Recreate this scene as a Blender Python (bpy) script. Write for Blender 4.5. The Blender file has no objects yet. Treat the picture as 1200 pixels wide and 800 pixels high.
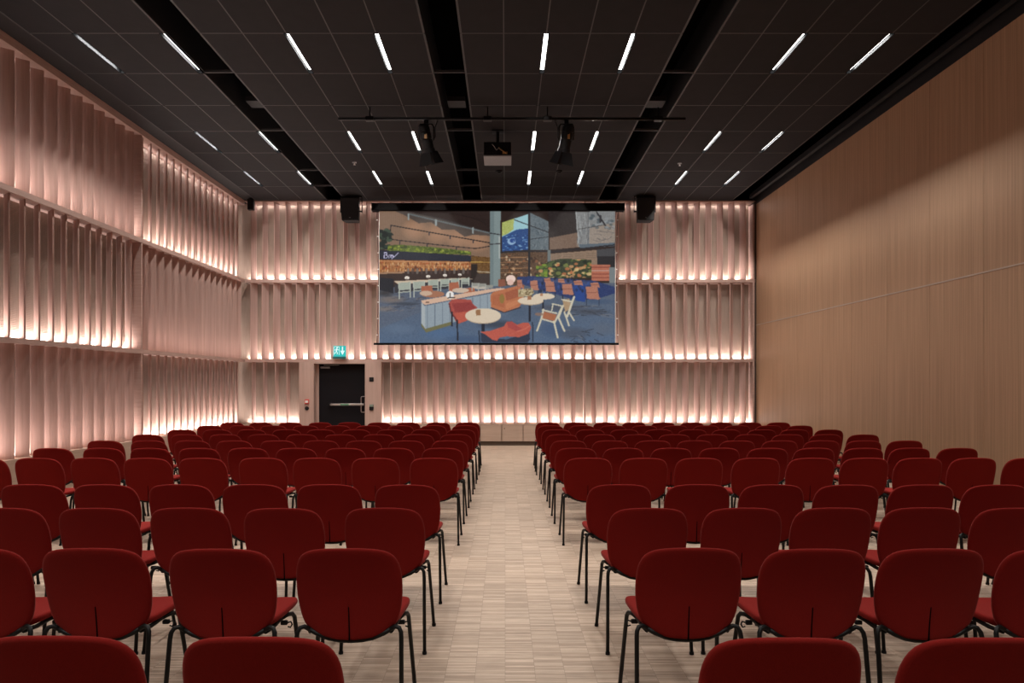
import bpy, bmesh, math, random
import numpy as np
from mathutils import Vector, Matrix

random.seed(7)
PI = math.pi
scene = bpy.context.scene
COL = scene.collection

# ------------------------------------------------------------------ camera
H = 1.6
F = 800.0
cam_d = bpy.data.cameras.new('camera')
cam = bpy.data.objects.new('camera', cam_d)
COL.objects.link(cam)
cam.location = (0, 0, H)
cam.rotation_euler = (PI / 2, 0, 0)
cam_d.sensor_width = 36.0
cam_d.sensor_fit = 'HORIZONTAL'
cam_d.lens = 24.0
cam_d.shift_x = 8 / 1200
cam_d.shift_y = 49 / 1200
cam_d.clip_start = 0.05
scene.camera = cam
scene.view_settings.view_transform = 'Standard'
scene.view_settings.look = 'None'
scene.view_settings.gamma = 1
scene.view_settings.exposure = 0.0
scene.view_settings.use_curve_mapping = False

# ------------------------------------------------------------------ mesh helpers
class MB:
    def __init__(self):
        self.bm = bmesh.new()

    def box(self, x0, x1, y0, y1, z0, z1, M=None):
        vs = [self.bm.verts.new((x, y, z)) for x in (x0, x1) for y in (y0, y1) for z in (z0, z1)]
        f = [(0, 1, 3, 2), (4, 6, 7, 5), (0, 4, 5, 1), (2, 3, 7, 6), (0, 2, 6, 4), (1, 5, 7, 3)]
        for q in f:
            self.bm.faces.new([vs[i] for i in q])
        if M is not None:
            for v in vs:
                v.co = M @ v.co
        return self

    def bevel_box(self, x0, x1, y0, y1, z0, z1, r=0.01, seg=2, M=None):
        t = bmesh.new()
        bmesh.ops.create_cube(t, size=1.0)
        for v in t.verts:
            v.co = Vector((x0 + (v.co.x + .5) * (x1 - x0), y0 + (v.co.y + .5) * (y1 - y0), z0 + (v.co.z + .5) * (z1 - z0)))
        bmesh.ops.bevel(t, geom=list(t.edges), offset=r, segments=seg, affect='EDGES', profile=.5)
        self._merge(t, M)
        return self

    def _merge(self, t, M=None):
        t.verts.index_update()
        m = {}
        for v in t.verts:
            m[v.index] = self.bm.verts.new((M @ v.co) if M is not None else v.co)
        for fa in t.faces:
            try:
                self.bm.faces.new([m[v.index] for v in fa.verts])
            except ValueError:
                pass
        t.free()

    def tube(self, pts, r, n=10, cap=True):
        pts = [Vector(p) for p in pts]
        rings = []
        up = None
        for i, p in enumerate(pts):
            if i == 0:
                d = pts[1] - pts[0]
            elif i == len(pts) - 1:
                d = pts[-1] - pts[-2]
            else:
                d = (pts[i + 1] - pts[i]).normalized() + (pts[i] - pts[i - 1]).normalized()
            d.normalize()
            if up is None:
                up = Vector((0, 0, 1)) if abs(d.z) < .9 else Vector((1, 0, 0))
            s = d.cross(up)
            if s.length < 1e-5:
                s = d.cross(Vector((0, 1, 0)))
            s.normalize()
            u = s.cross(d).normalized()
            up = u
            rr = r[i] if isinstance(r, (list, tuple)) else r
            rings.append([self.bm.verts.new(p + s * (rr * math.cos(2 * PI * k / n)) + u * (rr * math.sin(2 * PI * k / n))) for k in range(n)])
        for a, b in zip(rings, rings[1:]):
            for k in range(n):
                self.bm.faces.new((a[k], a[(k + 1) % n], b[(k + 1) % n], b[k]))
        if cap:
            self.bm.faces.new(list(reversed(rings[0])))
            self.bm.faces.new(rings[-1])
        return self

    def quad(self, a, b, c, d):
        self.bm.faces.new([self.bm.verts.new(p) for p in (a, b, c, d)])
        return self

    def prism(self, pts2, plane, h0, h1):
        """polygon extruded; plane 'xz' along y, 'xy' along z"""
        def P(p, h):
            return (p[0], h, p[1]) if plane == 'xz' else (p[0], p[1], h)
        a = [self.bm.verts.new(P(p, h0)) for p in pts2]
        b = [self.bm.verts.new(P(p, h1)) for p in pts2]
        n = len(pts2)
        self.bm.faces.new(a)
        self.bm.faces.new(list(reversed(b)))
        for i in range(n):
            self.bm.faces.new((a[i], b[i], b[(i + 1) % n], a[(i + 1) % n]))
        return self

    def loft(self, loops, close_ends=True):
        rows = [[self.bm.verts.new(p) for p in L] for L in loops]
        n = len(rows[0])
        for a, b in zip(rows, rows[1:]):
            for k in range(n):
                self.bm.faces.new((a[k], a[(k + 1) % n], b[(k + 1) % n], b[k]))
        if close_ends:
            self.bm.faces.new(list(reversed(rows[0])))
            self.bm.faces.new(rows[-1])
        return self

    def build(self, name, mat, parent=None, smooth=False, loc=None):
        bmesh.ops.recalc_face_normals(self.bm, faces=list(self.bm.faces))
        me = bpy.data.meshes.new(name)
        self.bm.to_mesh(me)
        self.bm.free()
        me.materials.append(mat)
        if smooth:
            for p in me.polygons:
                p.use_smooth = True
        o = bpy.data.objects.new(name, me)
        COL.objects.link(o)
        if parent is not None:
            o.parent = parent
        if loc is not None:
            o.location = loc
        return o


def tag(o, label=None, cat=None, group=None, kind=None):
    if label:
        o['label'] = label
    if cat:
        o['category'] = cat
    if group:
        o['group'] = group
    if kind:
        o['kind'] = kind
    return o


def thing(name, label, cat, loc=(0, 0, 0), rz=0.0, group=None):
    o = bpy.data.objects.new(name, None)
    o.empty_display_size = .1
    COL.objects.link(o)
    o.location = loc
    o.rotation_euler = (0, 0, rz)
    return tag(o, label, cat, group)


def structure(name, label=None, loc=(0, 0, 0)):
    o = bpy.data.objects.new(name, None)
    COL.objects.link(o)
    o.location = loc
    tag(o, label, 'setting', None, 'structure')
    return o

# ------------------------------------------------------------------ materials
def new_mat(name):
    m = bpy.data.materials.new(name)
    m.use_nodes = True
    nt = m.node_tree
    b = nt.nodes['Principled BSDF']
    return m, nt, b


def plain(name, rgb, rough=.5, metal=0.0, spec=.5, noise=0.0, nscale=40.0):
    m, nt, b = new_mat(name)
    b.inputs['Base Color'].default_value = (*rgb, 1)
    b.inputs['Roughness'].default_value = rough
    b.inputs['Metallic'].default_value = metal
    b.inputs['Specular IOR Level'].default_value = spec
    if noise:
        tc = nt.nodes.new('ShaderNodeTexCoord')
        n = nt.nodes.new('ShaderNodeTexNoise')
        n.inputs['Scale'].default_value = nscale
        nt.links.new(tc.outputs['Object'], n.inputs['Vector'])
        r = nt.nodes.new('ShaderNodeMapRange')
        r.inputs['To Min'].default_value = 1 - noise
        r.inputs['To Max'].default_value = 1 + noise
        nt.links.new(n.outputs['Fac'], r.inputs['Value'])
        mx = nt.nodes.new('ShaderNodeMix')
        mx.data_type = 'RGBA'
        mx.blend_type = 'MULTIPLY'
        mx.inputs['Factor'].default_value = 1
        mx.inputs['A'].default_value = (*rgb, 1)
        nt.links.new(r.outputs['Result'], mx.inputs['B'])
        nt.links.new(mx.outputs['Result'], b.inputs['Base Color'])
    return m


def emit(name, rgb, s=1.0):
    m, nt, b = new_mat(name)
    b.inputs['Base Color'].default_value = (0, 0, 0, 1)
    b.inputs['Specular IOR Level'].default_value = .1
    b.inputs['Emission Color'].default_value = (*rgb, 1)
    b.inputs['Emission Strength'].default_value = s
    return m


def wood(name, c1, c2, scale, detail_scale=1.0, rough=.5, groove=None):
    """grain stretched along the axis whose scale is small"""
    m, nt, b = new_mat(name)
    L = nt.links.new
    tc = nt.nodes.new('ShaderNodeTexCoord')
    mp = nt.nodes.new('ShaderNodeMapping')
    mp.inputs['Scale'].default_value = scale
    L(tc.outputs['Object'], mp.inputs['Vector'])
    n = nt.nodes.new('ShaderNodeTexNoise')
    n.inputs['Scale'].default_value = 1.0 * detail_scale
    n.inputs['Detail'].default_value = 5
    n.inputs['Roughness'].default_value = .65
    L(mp.outputs['Vector'], n.inputs['Vector'])
    cr = nt.nodes.new('ShaderNodeValToRGB')
    cr.color_ramp.elements[0].position = .3
    cr.color_ramp.elements[1].position = .7
    cr.color_ramp.elements[0].color = (*c1, 1)
    cr.color_ramp.elements[1].color = (*c2, 1)
    L(n.outputs['Fac'], cr.inputs['Fac'])
    L(cr.outputs['Color'], b.inputs['Base Color'])
    b.inputs['Roughness'].default_value = rough
    b.inputs['Specular IOR Level'].default_value = .3
    if groove:
        w = nt.nodes.new('ShaderNodeTexWave')
        w.wave_type = 'BANDS'
        w.bands_direction = 'Z'
        w.inputs['Scale'].default_value = groove
        L(tc.outputs['Object'], w.inputs['Vector'])
        bp = nt.nodes.new('ShaderNodeBump')
        bp.inputs['Strength'].default_value = .5
        bp.inputs['Distance'].default_value = .006
        L(w.outputs['Fac'], bp.inputs['Height'])
        L(bp.outputs['Normal'], b.inputs['Normal'])
    return m


M_slat = wood('pink_washed_oak', (.40, .265, .230), (.55, .38, .335), (22, 22, .6), 1, .55)
M_ledge = wood('pale_oak_ledge', (.44, .30, .26), (.54, .38, .33), (3, 3, 30), 1, .5)
M_backing = wood('fluted_oak_backing', (.28, .21, .17), (.35, .265, .215), (30, 30, 3), 1, .65, groove=16)
M_plinth = wood('oak_plinth', (.45, .33, .26), (.55, .41, .33), (1.2, 1.2, 26), 1, .5)
M_rwall = wood('brown_oak_veneer', (.335, .210, .128), (.51, .330, .210), (40, 40, .45), 1.0, .5)
M_reveal = wood('oak_surround', (.43, .30, .255), (.52, .37, .32), (20, 20, .6), 1, .5)
M_rear = plain('brown_rear_wall', (.06, .045, .04), .8)
M_groove = plain('pale_metal_trim', (.55, .47, .40), .4, .3)
M_black = plain('black_paint', (.006, .006, .007), .6)
M_blackmetal = plain('black_powder_coat', (.005, .005, .006), .45, 0, .3)
M_void = plain('black_void', (.003, .003, .003), .9, 0, 0)
M_tile = plain('charcoal_acoustic_tile', (.0185, .0175, .0185), .9, 0, .2, .12, 6)
M_tbar = plain('grey_ceiling_grid', (.038, .037, .038), .6)
M_duct = plain('dark_grey_duct', (.012, .012, .013), .7)
M_fix = plain('black_light_channel', (.006, .0065, .007), .9, 0, 0)
M_diff = emit('white_light_diffuser', (1.0, .97, .94), 5)
M_doorleaf = plain('black_door', (.006, .005, .007), .6, 0, .15)
M_steel = plain('brushed_steel', (.6, .6, .6), .3, 1.0)
M_chairframe = plain('black_chair_tube', (.004, .004, .004), .5, 0, .3)
M_plastic = plain('black_plastic', (.005, .005, .006), .6, 0, .25)
M_case = plain('black_screen_case', (.0025, .002, .0025), .7, 0, .1)
M_grey = plain('grey_projector_plastic', (.25, .26, .27), .5, 0, .4, .2, 25)
M_white = plain('white_plastic', (.75, .74, .72), .5)
M_red = plain('red_plastic', (.55, .05, .04), .4)
M_teal = emit('lit_teal_sign', (.03, .52, .50), 1.0)
M_pict = emit('lit_white_pictogram', (.75, 1.0, .98), 1.0)
M_tealcase = plain('dark_teal_case', (.01, .11, .11), .4)
M_cable = plain('amber_cable', (.25, .15, .05), .6)
M_amber = plain('amber_gel', (.45, .26, .09), .5)
M_green = plain('green_sticker', (.03, .22, .10), .5)

# fabric
def fabric(name, rgb):
    m, nt, b = new_mat(name)
    L = nt.links.new
    tc = nt.nodes.new('ShaderNodeTexCoord')
    n = nt.nodes.new('ShaderNodeTexNoise')
    n.inputs['Scale'].default_value = 260
    n.inputs['Detail'].default_value = 2
    L(tc.outputs['Object'], n.inputs['Vector'])
    r = nt.nodes.new('ShaderNodeMapRange')
    r.inputs['To Min'].default_value = .8
    r.inputs['To Max'].default_value = 1.2
    L(n.outputs['Fac'], r.inputs['Value'])
    mx = nt.nodes.new('ShaderNodeMix')
    mx.data_type = 'RGBA'
    mx.blend_type = 'MULTIPLY'
    mx.inputs['Factor'].default_value = 1
    mx.inputs['A'].default_value = (*rgb, 1)
    L(r.outputs['Result'], mx.inputs['B'])
    L(mx.outputs['Result'], b.inputs['Base Color'])
    b.inputs['Roughness'].default_value = .95
    b.inputs['Specular IOR Level'].default_value = .05
    b.inputs['Sheen Weight'].default_value = .18
    b.inputs['Sheen Roughness'].default_value = .4
    b.inputs['Sheen Tint'].default_value = (1, .45, .40, 1)
    bp = nt.nodes.new('ShaderNodeBump')
    bp.inputs['Strength'].default_value = .25
    bp.inputs['Distance'].default_value = .002
    L(n.outputs['Fac'], bp.inputs['Height'])
    L(bp.outputs['Normal'], b.inputs['Normal'])
    return m


M_fabric = fabric('dark_red_wool', (.20, .0125, .0105))

# floor: industrial strip parquet
def floor_mat():
    m, nt, b = new_mat('strip_parquet')
    L = nt.links.new
    tc = nt.nodes.new('ShaderNodeTexCoord')
    br = nt.nodes.new('ShaderNodeTexBrick')
    br.offset = 0.0
    br.squash = 1.0
    br.inputs['Scale'].default_value = 1.0
    br.inputs['Brick Width'].default_value = .165
    br.inputs['Row Height'].default_value = .018
    br.inputs['Mortar Size'].default_value = .0008
    br.inputs['Bias'].default_value = 0
    br.inputs['Color1'].default_value = (.37, .275, .205, 1)
    br.inputs['Color2'].default_value = (.58, .455, .355, 1)
    br.inputs['Mortar'].default_value = (.22, .165, .13, 1)
    L(tc.outputs['Object'], br.inputs['Vector'])
    # second, larger blocks of tone
    b2 = nt.nodes.new('ShaderNodeTexBrick')
    b2.offset = .5
    b2.inputs['Scale'].default_value = 1.0
    b2.inputs['Brick Width'].default_value = .33
    b2.inputs['Row Height'].default_value = .42
    b2.inputs['Mortar Size'].default_value = 0
    b2.inputs['Color1'].default_value = (.95, .95, .95, 1)
    b2.inputs['Color2'].default_value = (1.05, 1.045, 1.04, 1)
    L(tc.outputs['Object'], b2.inputs['Vector'])
    mp = nt.nodes.new('ShaderNodeMapping')
    mp.inputs['Scale'].default_value = (6, 110, 1)
    L(tc.outputs['Object'], mp.inputs['Vector'])
    n = nt.nodes.new('ShaderNodeTexNoise')
    n.inputs['Scale'].default_value = 1
    n.inputs['Detail'].default_value = 4
    L(mp.outputs['Vector'], n.inputs['Vector'])
    r = nt.nodes.new('ShaderNodeMapRange')
    r.inputs['From Min'].default_value = .3
    r.inputs['From Max'].default_value = .7
    r.inputs['To Min'].default_value = .78
    r.inputs['To Max'].default_value = 1.18
    L(n.outputs['Fac'], r.inputs['Value'])
    mx = nt.nodes.new('ShaderNodeMix')
    mx.data_type = 'RGBA'
    mx.blend_type = 'MULTIPLY'
    mx.inputs['Factor'].default_value = 1
    L(br.outputs['Color'], mx.inputs['A'])
    L(b2.outputs['Color'], mx.inputs['B'])
    m2 = nt.nodes.new('ShaderNodeMix')
    m2.data_type = 'RGBA'
    m2.blend_type = 'MULTIPLY'
    m2.inputs['Factor'].default_value = 1
    L(mx.outputs['Result'], m2.inputs['A'])
    L(r.outputs['Result'], m2.inputs['B'])
    L(m2.outputs['Result'], b.inputs['Base Color'])
    b.inputs['Roughness'].default_value = .55
    b.inputs['Specular IOR Level'].default_value = .25
    return m


M_floor = floor_mat()

# ------------------------------------------------------------------ room dimensions
YB = 17.53      # front plane of the back wall's ledges
XL = -6.69      # front plane of the left wall's ledges
XR = 6.45
DEP = .31       # ledge depth
ZC = 6.29
Y0 = -3.0
TIERS = [(.56, 2.15), (2.22, 4.19), (4.27, 6.17)]

# floor
fl = MB().box(XL - .6, XR + .3, Y0 - .2, YB + .6, -.1, 0).build('floor', M_floor)
tag(fl, 'pale strip parquet floor under the rows of chairs', 'setting', None, 'structure')

# ------------------------------------------------------------------ back wall
def slat_box(mb, cx, cy, ang, z0, z1, w=.205, t=.022):
    """ang: 0 = perpendicular to a wall facing -y"""
    M = Matrix.Translation((cx, cy, 0)) @ Matrix.Rotation(ang, 4, 'Z')
    mb.box(-t / 2, t / 2, -w / 2, w / 2, z0, z1, M)


wb = structure('wall_back', 'pink oak back wall of angled slats in three tiers')
b = MB()
b.box(XL - DEP - .1, XR, YB + DEP, YB + DEP + .04, 0, ZC)   # backing full width
# (the door opening is covered by its own recess in front of the backing)
back_o = b.build('backing', M_backing, wb)
wt = structure('trim_2', 'angled pink oak slats and ledges of the back wall')
DOOR_X0, DOOR_X1 = -4.93, -3.60          # clear opening between the surround panels
SUR_X0, SUR_X1 = -5.29, -3.18
for k, (z0, z1) in enumerate([(2.15, 2.22), (4.19, 4.27)]):
    MB().box(XL, XR - .02, YB, YB + DEP, z0, z1).build('ledge', M_ledge, wt)
MB().box(XL, XR - .02, YB, YB + DEP, 6.262, ZC).build('cornice', M_ledge, wt)
SECT = [(XL + .04, -2.40), (-2.36, 2.03), (2.07, 6.36)]
# lateral offset of the front edge against the rear edge  (front - rear)
LAT = {(0, 0): -.01, (0, 1): -.115, (0, 2): .09,
       (1, 0): -.115, (1, 1): -.115, (1, 2): -.12,
       (2, 0): -.06, (2, 1): .0, (2, 2): .09}
PITCH = .2965
BTIERS = TIERS[:2] + [(4.27, 6.262)]
for t, (z0, z1) in enumerate(BTIERS):
    for s, (x0, x1) in enumerate(SECT):
        a = LAT[(t, s)]
        ang = math.asin(max(-1, min(1, a / .205)))
        mb = MB()
        n = int((x1 - x0 - .06) / PITCH)
        off = (x1 - x0 - n * PITCH) / 2 + PITCH / 2
        cnt = 0
        if s == 0:
            off = .15
            n = int((x1 - x0 - .25) / PITCH) + 1
        for i in range(n):
            x = x0 + off + i * PITCH
            if t == 0 and SUR_X0 - .13 < x < SUR_X1 + .13:
                continue
            # rotation about z: the rear (+y) end goes to -sin(ang)... front (-y) end at +sin(ang)
            slat_box(mb, x, YB + .125, ang, z0, z1)
            cnt += 1
        mb.build('slat_panel', M_slat, wt)
for x in (-2.38, 2.05):
    for (z0, z1) in BTIERS:
        MB().box(x - .018, x + .018, YB + .005, YB + DEP, z0, z1).build('post', M_ledge, wt)
MB().box(6.36, 6.40, YB - .01, YB + DEP, 0, 6.2).build('edge_post', M_ledge, wt)

# ------------------------------------------------------------------ left wall
wl = structure('wall_left', 'pink oak left wall of angled slats in three tiers')
YL0 = 2.2
wlt = structure('trim_3', 'angled pink oak slats and ledges of the left wall')
MB().box(XL - DEP - .04, XL - DEP, Y0, YB + DEP, 0, ZC).build('backing', M_backing, wl)
MB().box(XL - DEP, XL, YL0, YB, 0, .56).build('plinth', M_plinth, wlt)
for (z0, z1) in [(2.15, 2.22), (4.19, 4.27)]:
    MB().box(XL - DEP, XL, YL0, YB, z0, z1).build('ledge', M_ledge, wlt)
MB().box(XL - DEP, XL, YL0, YB, 6.17, ZC).build('cornice', M_ledge, wlt)
MB().box(XL - DEP, XL, Y0, YL0, 0, ZC).build('flat_panel', M_reveal, wlt)
LSECT = [(YL0 + .02, 7.58), (7.62, 12.56), (12.60, YB - .02)]
# offset along y of the front (+x) edge against the rear edge
LLAT = {(0, 0): -.10, (0, 1): .11, (0, 2): -.16,
        (1, 0): .11, (1, 1): -.13, (1, 2): .15,
        (2, 0): -.10, (2, 1): .11, (2, 2): -.16}
LP = .302
for t, (z0, z1) in enumerate(TIERS):
    for s, (y0, y1) in enumerate(LSECT):
        a = LLAT[(t, s)]
        w = .205 if a < 0.1 else (.17 if s < 2 else .225)
        ang = math.asin(a / w)
        mb = MB()
        n = int((y1 - y0 - .03) / LP)
        off = (y1 - y0 - n * LP) / 2 + LP / 2
        for i in range(n):
            y = y0 + off + i * LP
            M = Matrix.Translation((XL - .125, y, 0)) @ Matrix.Rotation(ang, 4, 'Z')
            mb.box(-w / 2, w / 2, -.011, .011, z0, z1, M)
        mb.build('slat_panel', M_slat, wlt)
for y in (7.60, 12.58):
    for (z0, z1) in TIERS:
        MB().box(XL - DEP, XL - .005, y - .018, y + .018, z0, z1).build('post', M_ledge, wlt)

# corner post between the two slatted walls
# ------------------------------------------------------------------ plinth cabinet on the back wall
cab = thing('low_cabinet', 'long low pale oak plinth cabinet along the foot of the back wall', 'cabinet', (1.6, YB, 0))
cx0, cx1 = SUR_X1 - 1.6 + .01, XR - .1 - 1.6
MB().box(cx0, cx1, .06, DEP - .005, .10, .54).build('body', M_plinth, cab)
tag(MB().box(cx0, cx1, .045, DEP - .005, 0.0, .10).build('kick_board', plain('brown_kick_board', (.10, .07, .05), .6), cab), 'dark brown kick board')
MB().box(cx0, cx1, -.004, DEP - .005, .535, .56).build('top', M_plinth, cab)
xx = -.635 - 1.6
doors = []
x = .465 - 1.6 - .55 * 8
edges = []
x = (613 - 592) * YB / F - 1.6
while x > cx0 + .3:
    x -= .55
x = max(x, cx0)
edges = [cx0]
x = (613 - 592) * YB / F - 1.6
lst = [x + .55 * k for k in range(-20, 20)]
edges = [e for e in lst if cx0 - .01 <= e <= cx1 + .01]
for e0, e1 in zip(edges, edges[1:]):
    d = MB().box(e0 + .010, e1 - .010, 0, .022, .112, .528).build('door', M_plinth, cab)
    if abs(e1 - ((613 - 592) * YB / F - 1.6)) < .01:
        MB().tube([(e0 + .07, -.004, .44), (e0 + .07, .006, .44)], .014, 12).build('lock', M_plastic, d)
# plinth continuing left of the door surround
pl = MB().box(XL, SUR_X0 - .005, YB, YB + DEP, 0, .56).build('plinth', M_plinth, wt)

# ------------------------------------------------------------------ door with its surround
tr = structure('trim_1', 'flat oak panels framing the recessed door')
MB().box(SUR_X0, DOOR_X0, YB - .01, YB + DEP, 0, 2.15).build('side_panel', M_reveal, tr)
MB().box(DOOR_X1, SUR_X1, YB - .01, YB + DEP, 0, 2.15).build('side_panel', M_reveal, tr)
MB().box(DOOR_X0, DOOR_X1, YB, YB + DEP, 2.105, 2.15).build('head', M_reveal, tr)
MB().box(DOOR_X0, DOOR_X0 + .02, YB + .0, YB + .30, 0, 2.105).build('reveal', M_reveal, tr)
dr = structure('door_1', 'black exit door with steel push bar under the green sign', ((DOOR_X0 + DOOR_X1) / 2, YB + .24, 0))
dx0, dx1 = -4.845 - dr.location.x, DOOR_X1 - dr.location.x
MB().box(dx0, dx1, 0, .05, .005, 2.10).build('leaf', M_doorleaf, dr)
MB().box(dx0 - .065, dx0, -.01, .06, 0, 2.10).build('frame', M_reveal, dr)
pbm = MB()
pbm.bevel_box(-.28, .60, -.10, -.06, 1.025, 1.075, .008)
pb = pbm.build('push_bar', M_steel, dr)
MB().box(0.0, .22, -.103, -.0995, 1.033, 1.067).build('green_sticker', M_green, pb)
MB().bevel_box(-.31, -.25, -.10, 0, 1.01, 1.09, .006).build('bracket', M_plastic, pb)
MB().tube([(.60, 0, 1.26), (.60, -.07, 1.26), (.54, -.075, 1.255), (.53, -.075, 1.23), (.53, -.075, .88), (.54, -.075, .855), (.60, -.07, .85), (.60, 0, .85)], .011, 10).build('pull_handle', M_steel, dr, True)
cl = MB().bevel_box(-.53, -.29, -.06, 0, 1.985, 2.035, .008).build('door_closer', M_grey, dr)
MB().bevel_box(-.44, -.04, -.075, -.055, 2.065, 2.082, .004).build('arm', M_grey, cl)

# ------------------------------------------------------------------ small wall devices
cp = thing('fire_alarm_call_point', 'small red fire alarm call point on the oak panel left of the door', 'alarm', (-5.085, YB - .01, 1.13))
MB().bevel_box(-.055, .055, -.035, 0, -.06, .06, .008).build('housing', M_red, cp)
MB().box(-.038, .038, -.037, -.034, -.03, .03).build('glass_pane', M_white, cp)
MB().box(-.05, .05, -.003, 0, -.055, .055).build('wall_mount', M_white, cp)
kn = thing('key_switch', 'round black key switch just below the red fire alarm point', 'switch', (-5.085, YB - .01, .96))
MB().tube([(0, 0, 0), (0, -.03, 0)], .05, 20).build('housing', M_plastic, kn)
MB().tube([(0, -.03, 0), (0, -.045, 0)], .02, 12).build('knob', M_blackmetal, kn)
cr_ = thing('card_reader', 'square black card reader high on the oak panel right of the door', 'card reader', (-3.43, YB - .01, 1.70))
MB().bevel_box(-.055, .055, -.025, 0, -.055, .055, .008).build('housing', M_plastic, cr_)
MB().box(-.02, .02, -.027, -.024, -.005, .02).build('sensor', M_duct, cr_)
MB().box(-.05, .05, -.003, 0, -.05, .05).build('wall_mount', M_plastic, cr_)
ls = thing('push_button_switch', 'black and grey push button switch low on the oak panel right of the door', 'switch', (-3.43, YB - .01, .97))
MB().bevel_box(-.055, .055, -.03, 0, -.06, .03, .008).build('housing', M_plastic, ls)
MB().bevel_box(-.05, .05, -.03, 0, .031, .09, .006).build('button', plain('grey_green_button', (.22, .27, .22), .5), ls)

# exit sign
ex = thing('exit_sign', 'lit teal emergency exit sign with running figure above the door', 'sign', (-4.235, YB - .06, 2.225))
MB().bevel_box(-.165, .165, -.05, .04, 0, .06, .008).build('base', M_tealcase, ex)
MB().box(-.158, .158, -.012, .012, .06, .335).build('lit_panel', M_teal, ex)
pm = MB()
yf0, yf1 = -.0165, -.012
def stroke(mb, pts, w):
    for (a, c) in zip(pts, pts[1:]):
        dx, dz = c[0] - a[0], c[1] - a[1]
        l = math.hypot(dx, dz)
        nx, nz = -dz / l * w / 2, dx / l * w / 2
        mb.prism([(a[0] + nx, a[1] + nz), (c[0] + nx, c[1] + nz), (c[0] - nx, c[1] - nz), (a[0] - nx, a[1] - nz)], 'xz', yf0, yf1)
# running figure
pm.prism([(-.062 + .019 * math.cos(k * PI / 6), .288 + .019 * math.sin(k * PI / 6)) for k in range(12)], 'xz', yf0, yf1)
stroke(pm, [(-.068, .265), (-.084, .19)], .034)
stroke(pm, [(-.066, .258), (-.04, .225), (-.02, .235)], .013)
stroke(pm, [(-.074, .258), (-.108, .245), (-.118, .215)], .013)
stroke(pm, [(-.082, .192), (-.055, .165), (-.062, .115)], .016)
stroke(pm, [(-.086, .192), (-.10, .15), (-.135, .14)], .016)
pm.build('running_figure', M_pict, ex)
pm = MB()
stroke(pm, [(-.145, .10), (-.145, .31), (-.01, .31), (-.01, .10)], .012)
pm.build('doorway_symbol', M_pict, ex)
pm = MB()
stroke(pm, [(.075, .31), (.075, .15)], .03)
pm.prism([(.02, .205), (.045, .215), (.075, .165), (.105, .215), (.13, .205), (.075, .10)], 'xz', yf0 - .001, yf1)
pm.build('arrow', M_pict, ex)

# ------------------------------------------------------------------ right wall
wr = structure('wall_right', 'tall brown oak veneer right wall')
MB().box(XR + .02, XR + .12, Y0, YB + DEP + .1, 0, ZC + .4).build('core', M_void, wr)
mb = MB()
yy = 9.2
while yy > Y0:
    yy -= 1.17
ZW = 6.2
while yy < YB + .3:
    e = min(yy + 1.17, YB + .3)
    mb.box(XR, XR + .02, yy + .003, e - .003, 0.06, 3.085)
    mb.box(XR, XR + .02, yy + .003, e - .003, 3.105, ZW)
    yy += 1.17
mb.build('veneer_panels', M_rwall, wr)
MB().box(XR - .004, XR + .021, Y0, YB + .3, 3.085, 3.105).build('joint_strip', M_groove, wr)
MB().box(XR - .012, XR + .02, Y0, YB, 0, .06).build('baseboard', M_rwall, wr)
MB().box(XR - .0, XR + .05, Y0, YB + .3, ZW, ZC + .3).build('head_track', M_black, wr)
MB().box(XR - .05, XR, YB + .0, YB + DEP, 0, ZC).build('dark_jamb', plain('dark_brown_jamb', (.05, .03, .022), .6), wr)

# rear wall (behind the camera)
rw = MB().box(XL - .6, XR + .3, Y0 - .1, Y0, 0, ZC + .4).build('wall_rear', M_rear)
tag(rw, 'plain rear wall behind the seats', 'setting', None, 'structure')

# ------------------------------------------------------------------ ceiling
ce = structure('ceiling', 'charcoal tiled ceiling with black service slots')
DY = 1.187
YK = [9.15 + DY * k for k in range(-10, 8)]     # tile joints
groups = [[-6.38, -5.78, -5.2, -4.565], [-4.09, -3.52, -2.935, -2.335, -1.734, -1.09],
          [-.595, -.02, .555, 1.14, 1.727, 2.37], [2.86, 3.45, 4.03, 4.61, 5.19, 5.82]]
LX = [-5.78, -4.605, -2.935, -1.734, .555, 1.727, 4.03, 5.19]
LROWS = [10, 13, 15]                            # index of the first joint of each light row (9.15, 12.7, 15.1)
HW = .038
lights = [(x, k) for k in LROWS for x in LX]
def has_light(x, k):
    return any(abs(x - lx) < .06 and kk == k for (lx, kk) in lights)
mb = MB()
tb = MB()
for g in groups:
    for a, c in zip(g, g[1:]):
        for k in range(len(YK) - 1):
            x0 = a + .005
            x1 = c - .005
            if has_light(a, k):
                lx = min(LX, key=lambda q: abs(q - a))
                x0 = lx + HW
            if has_light(c, k):
                lx = min(LX, key=lambda q: abs(q - c))
                x1 = lx - HW
            mb.box(x0, x1, YK[k] + .005, YK[k + 1] - .005, ZC, ZC + .02)
    for q in g:
        for k in range(len(YK) - 1):
            if not has_light(q, k):
                w = .008 if q not in (g[0], g[-1]) else .014
                tb.box(q - w, q + w, YK[k] + .010, YK[k + 1] - .010, ZC - .0015, ZC + .03)
    for k in range(len(YK)):
        xs = [g[0]]
        cuts = sorted(lx for lx in LX if g[0] - .05 < lx < g[-1] + .05)
        e = g[0]
        for lx in cuts:
            if lx - HW > e:
                tb.box(e, lx - HW, YK[k] - .008, YK[k] + .008, ZC - .0015, ZC + .03)
            e = lx + HW
        if g[-1] > e:
            tb.box(e, g[-1], YK[k] - .008, YK[k] + .008, ZC - .0015, ZC + .03)
mb.build('tile_field', M_tile, ce)
tb.build('grid_bars', M_tbar, ce)
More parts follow.
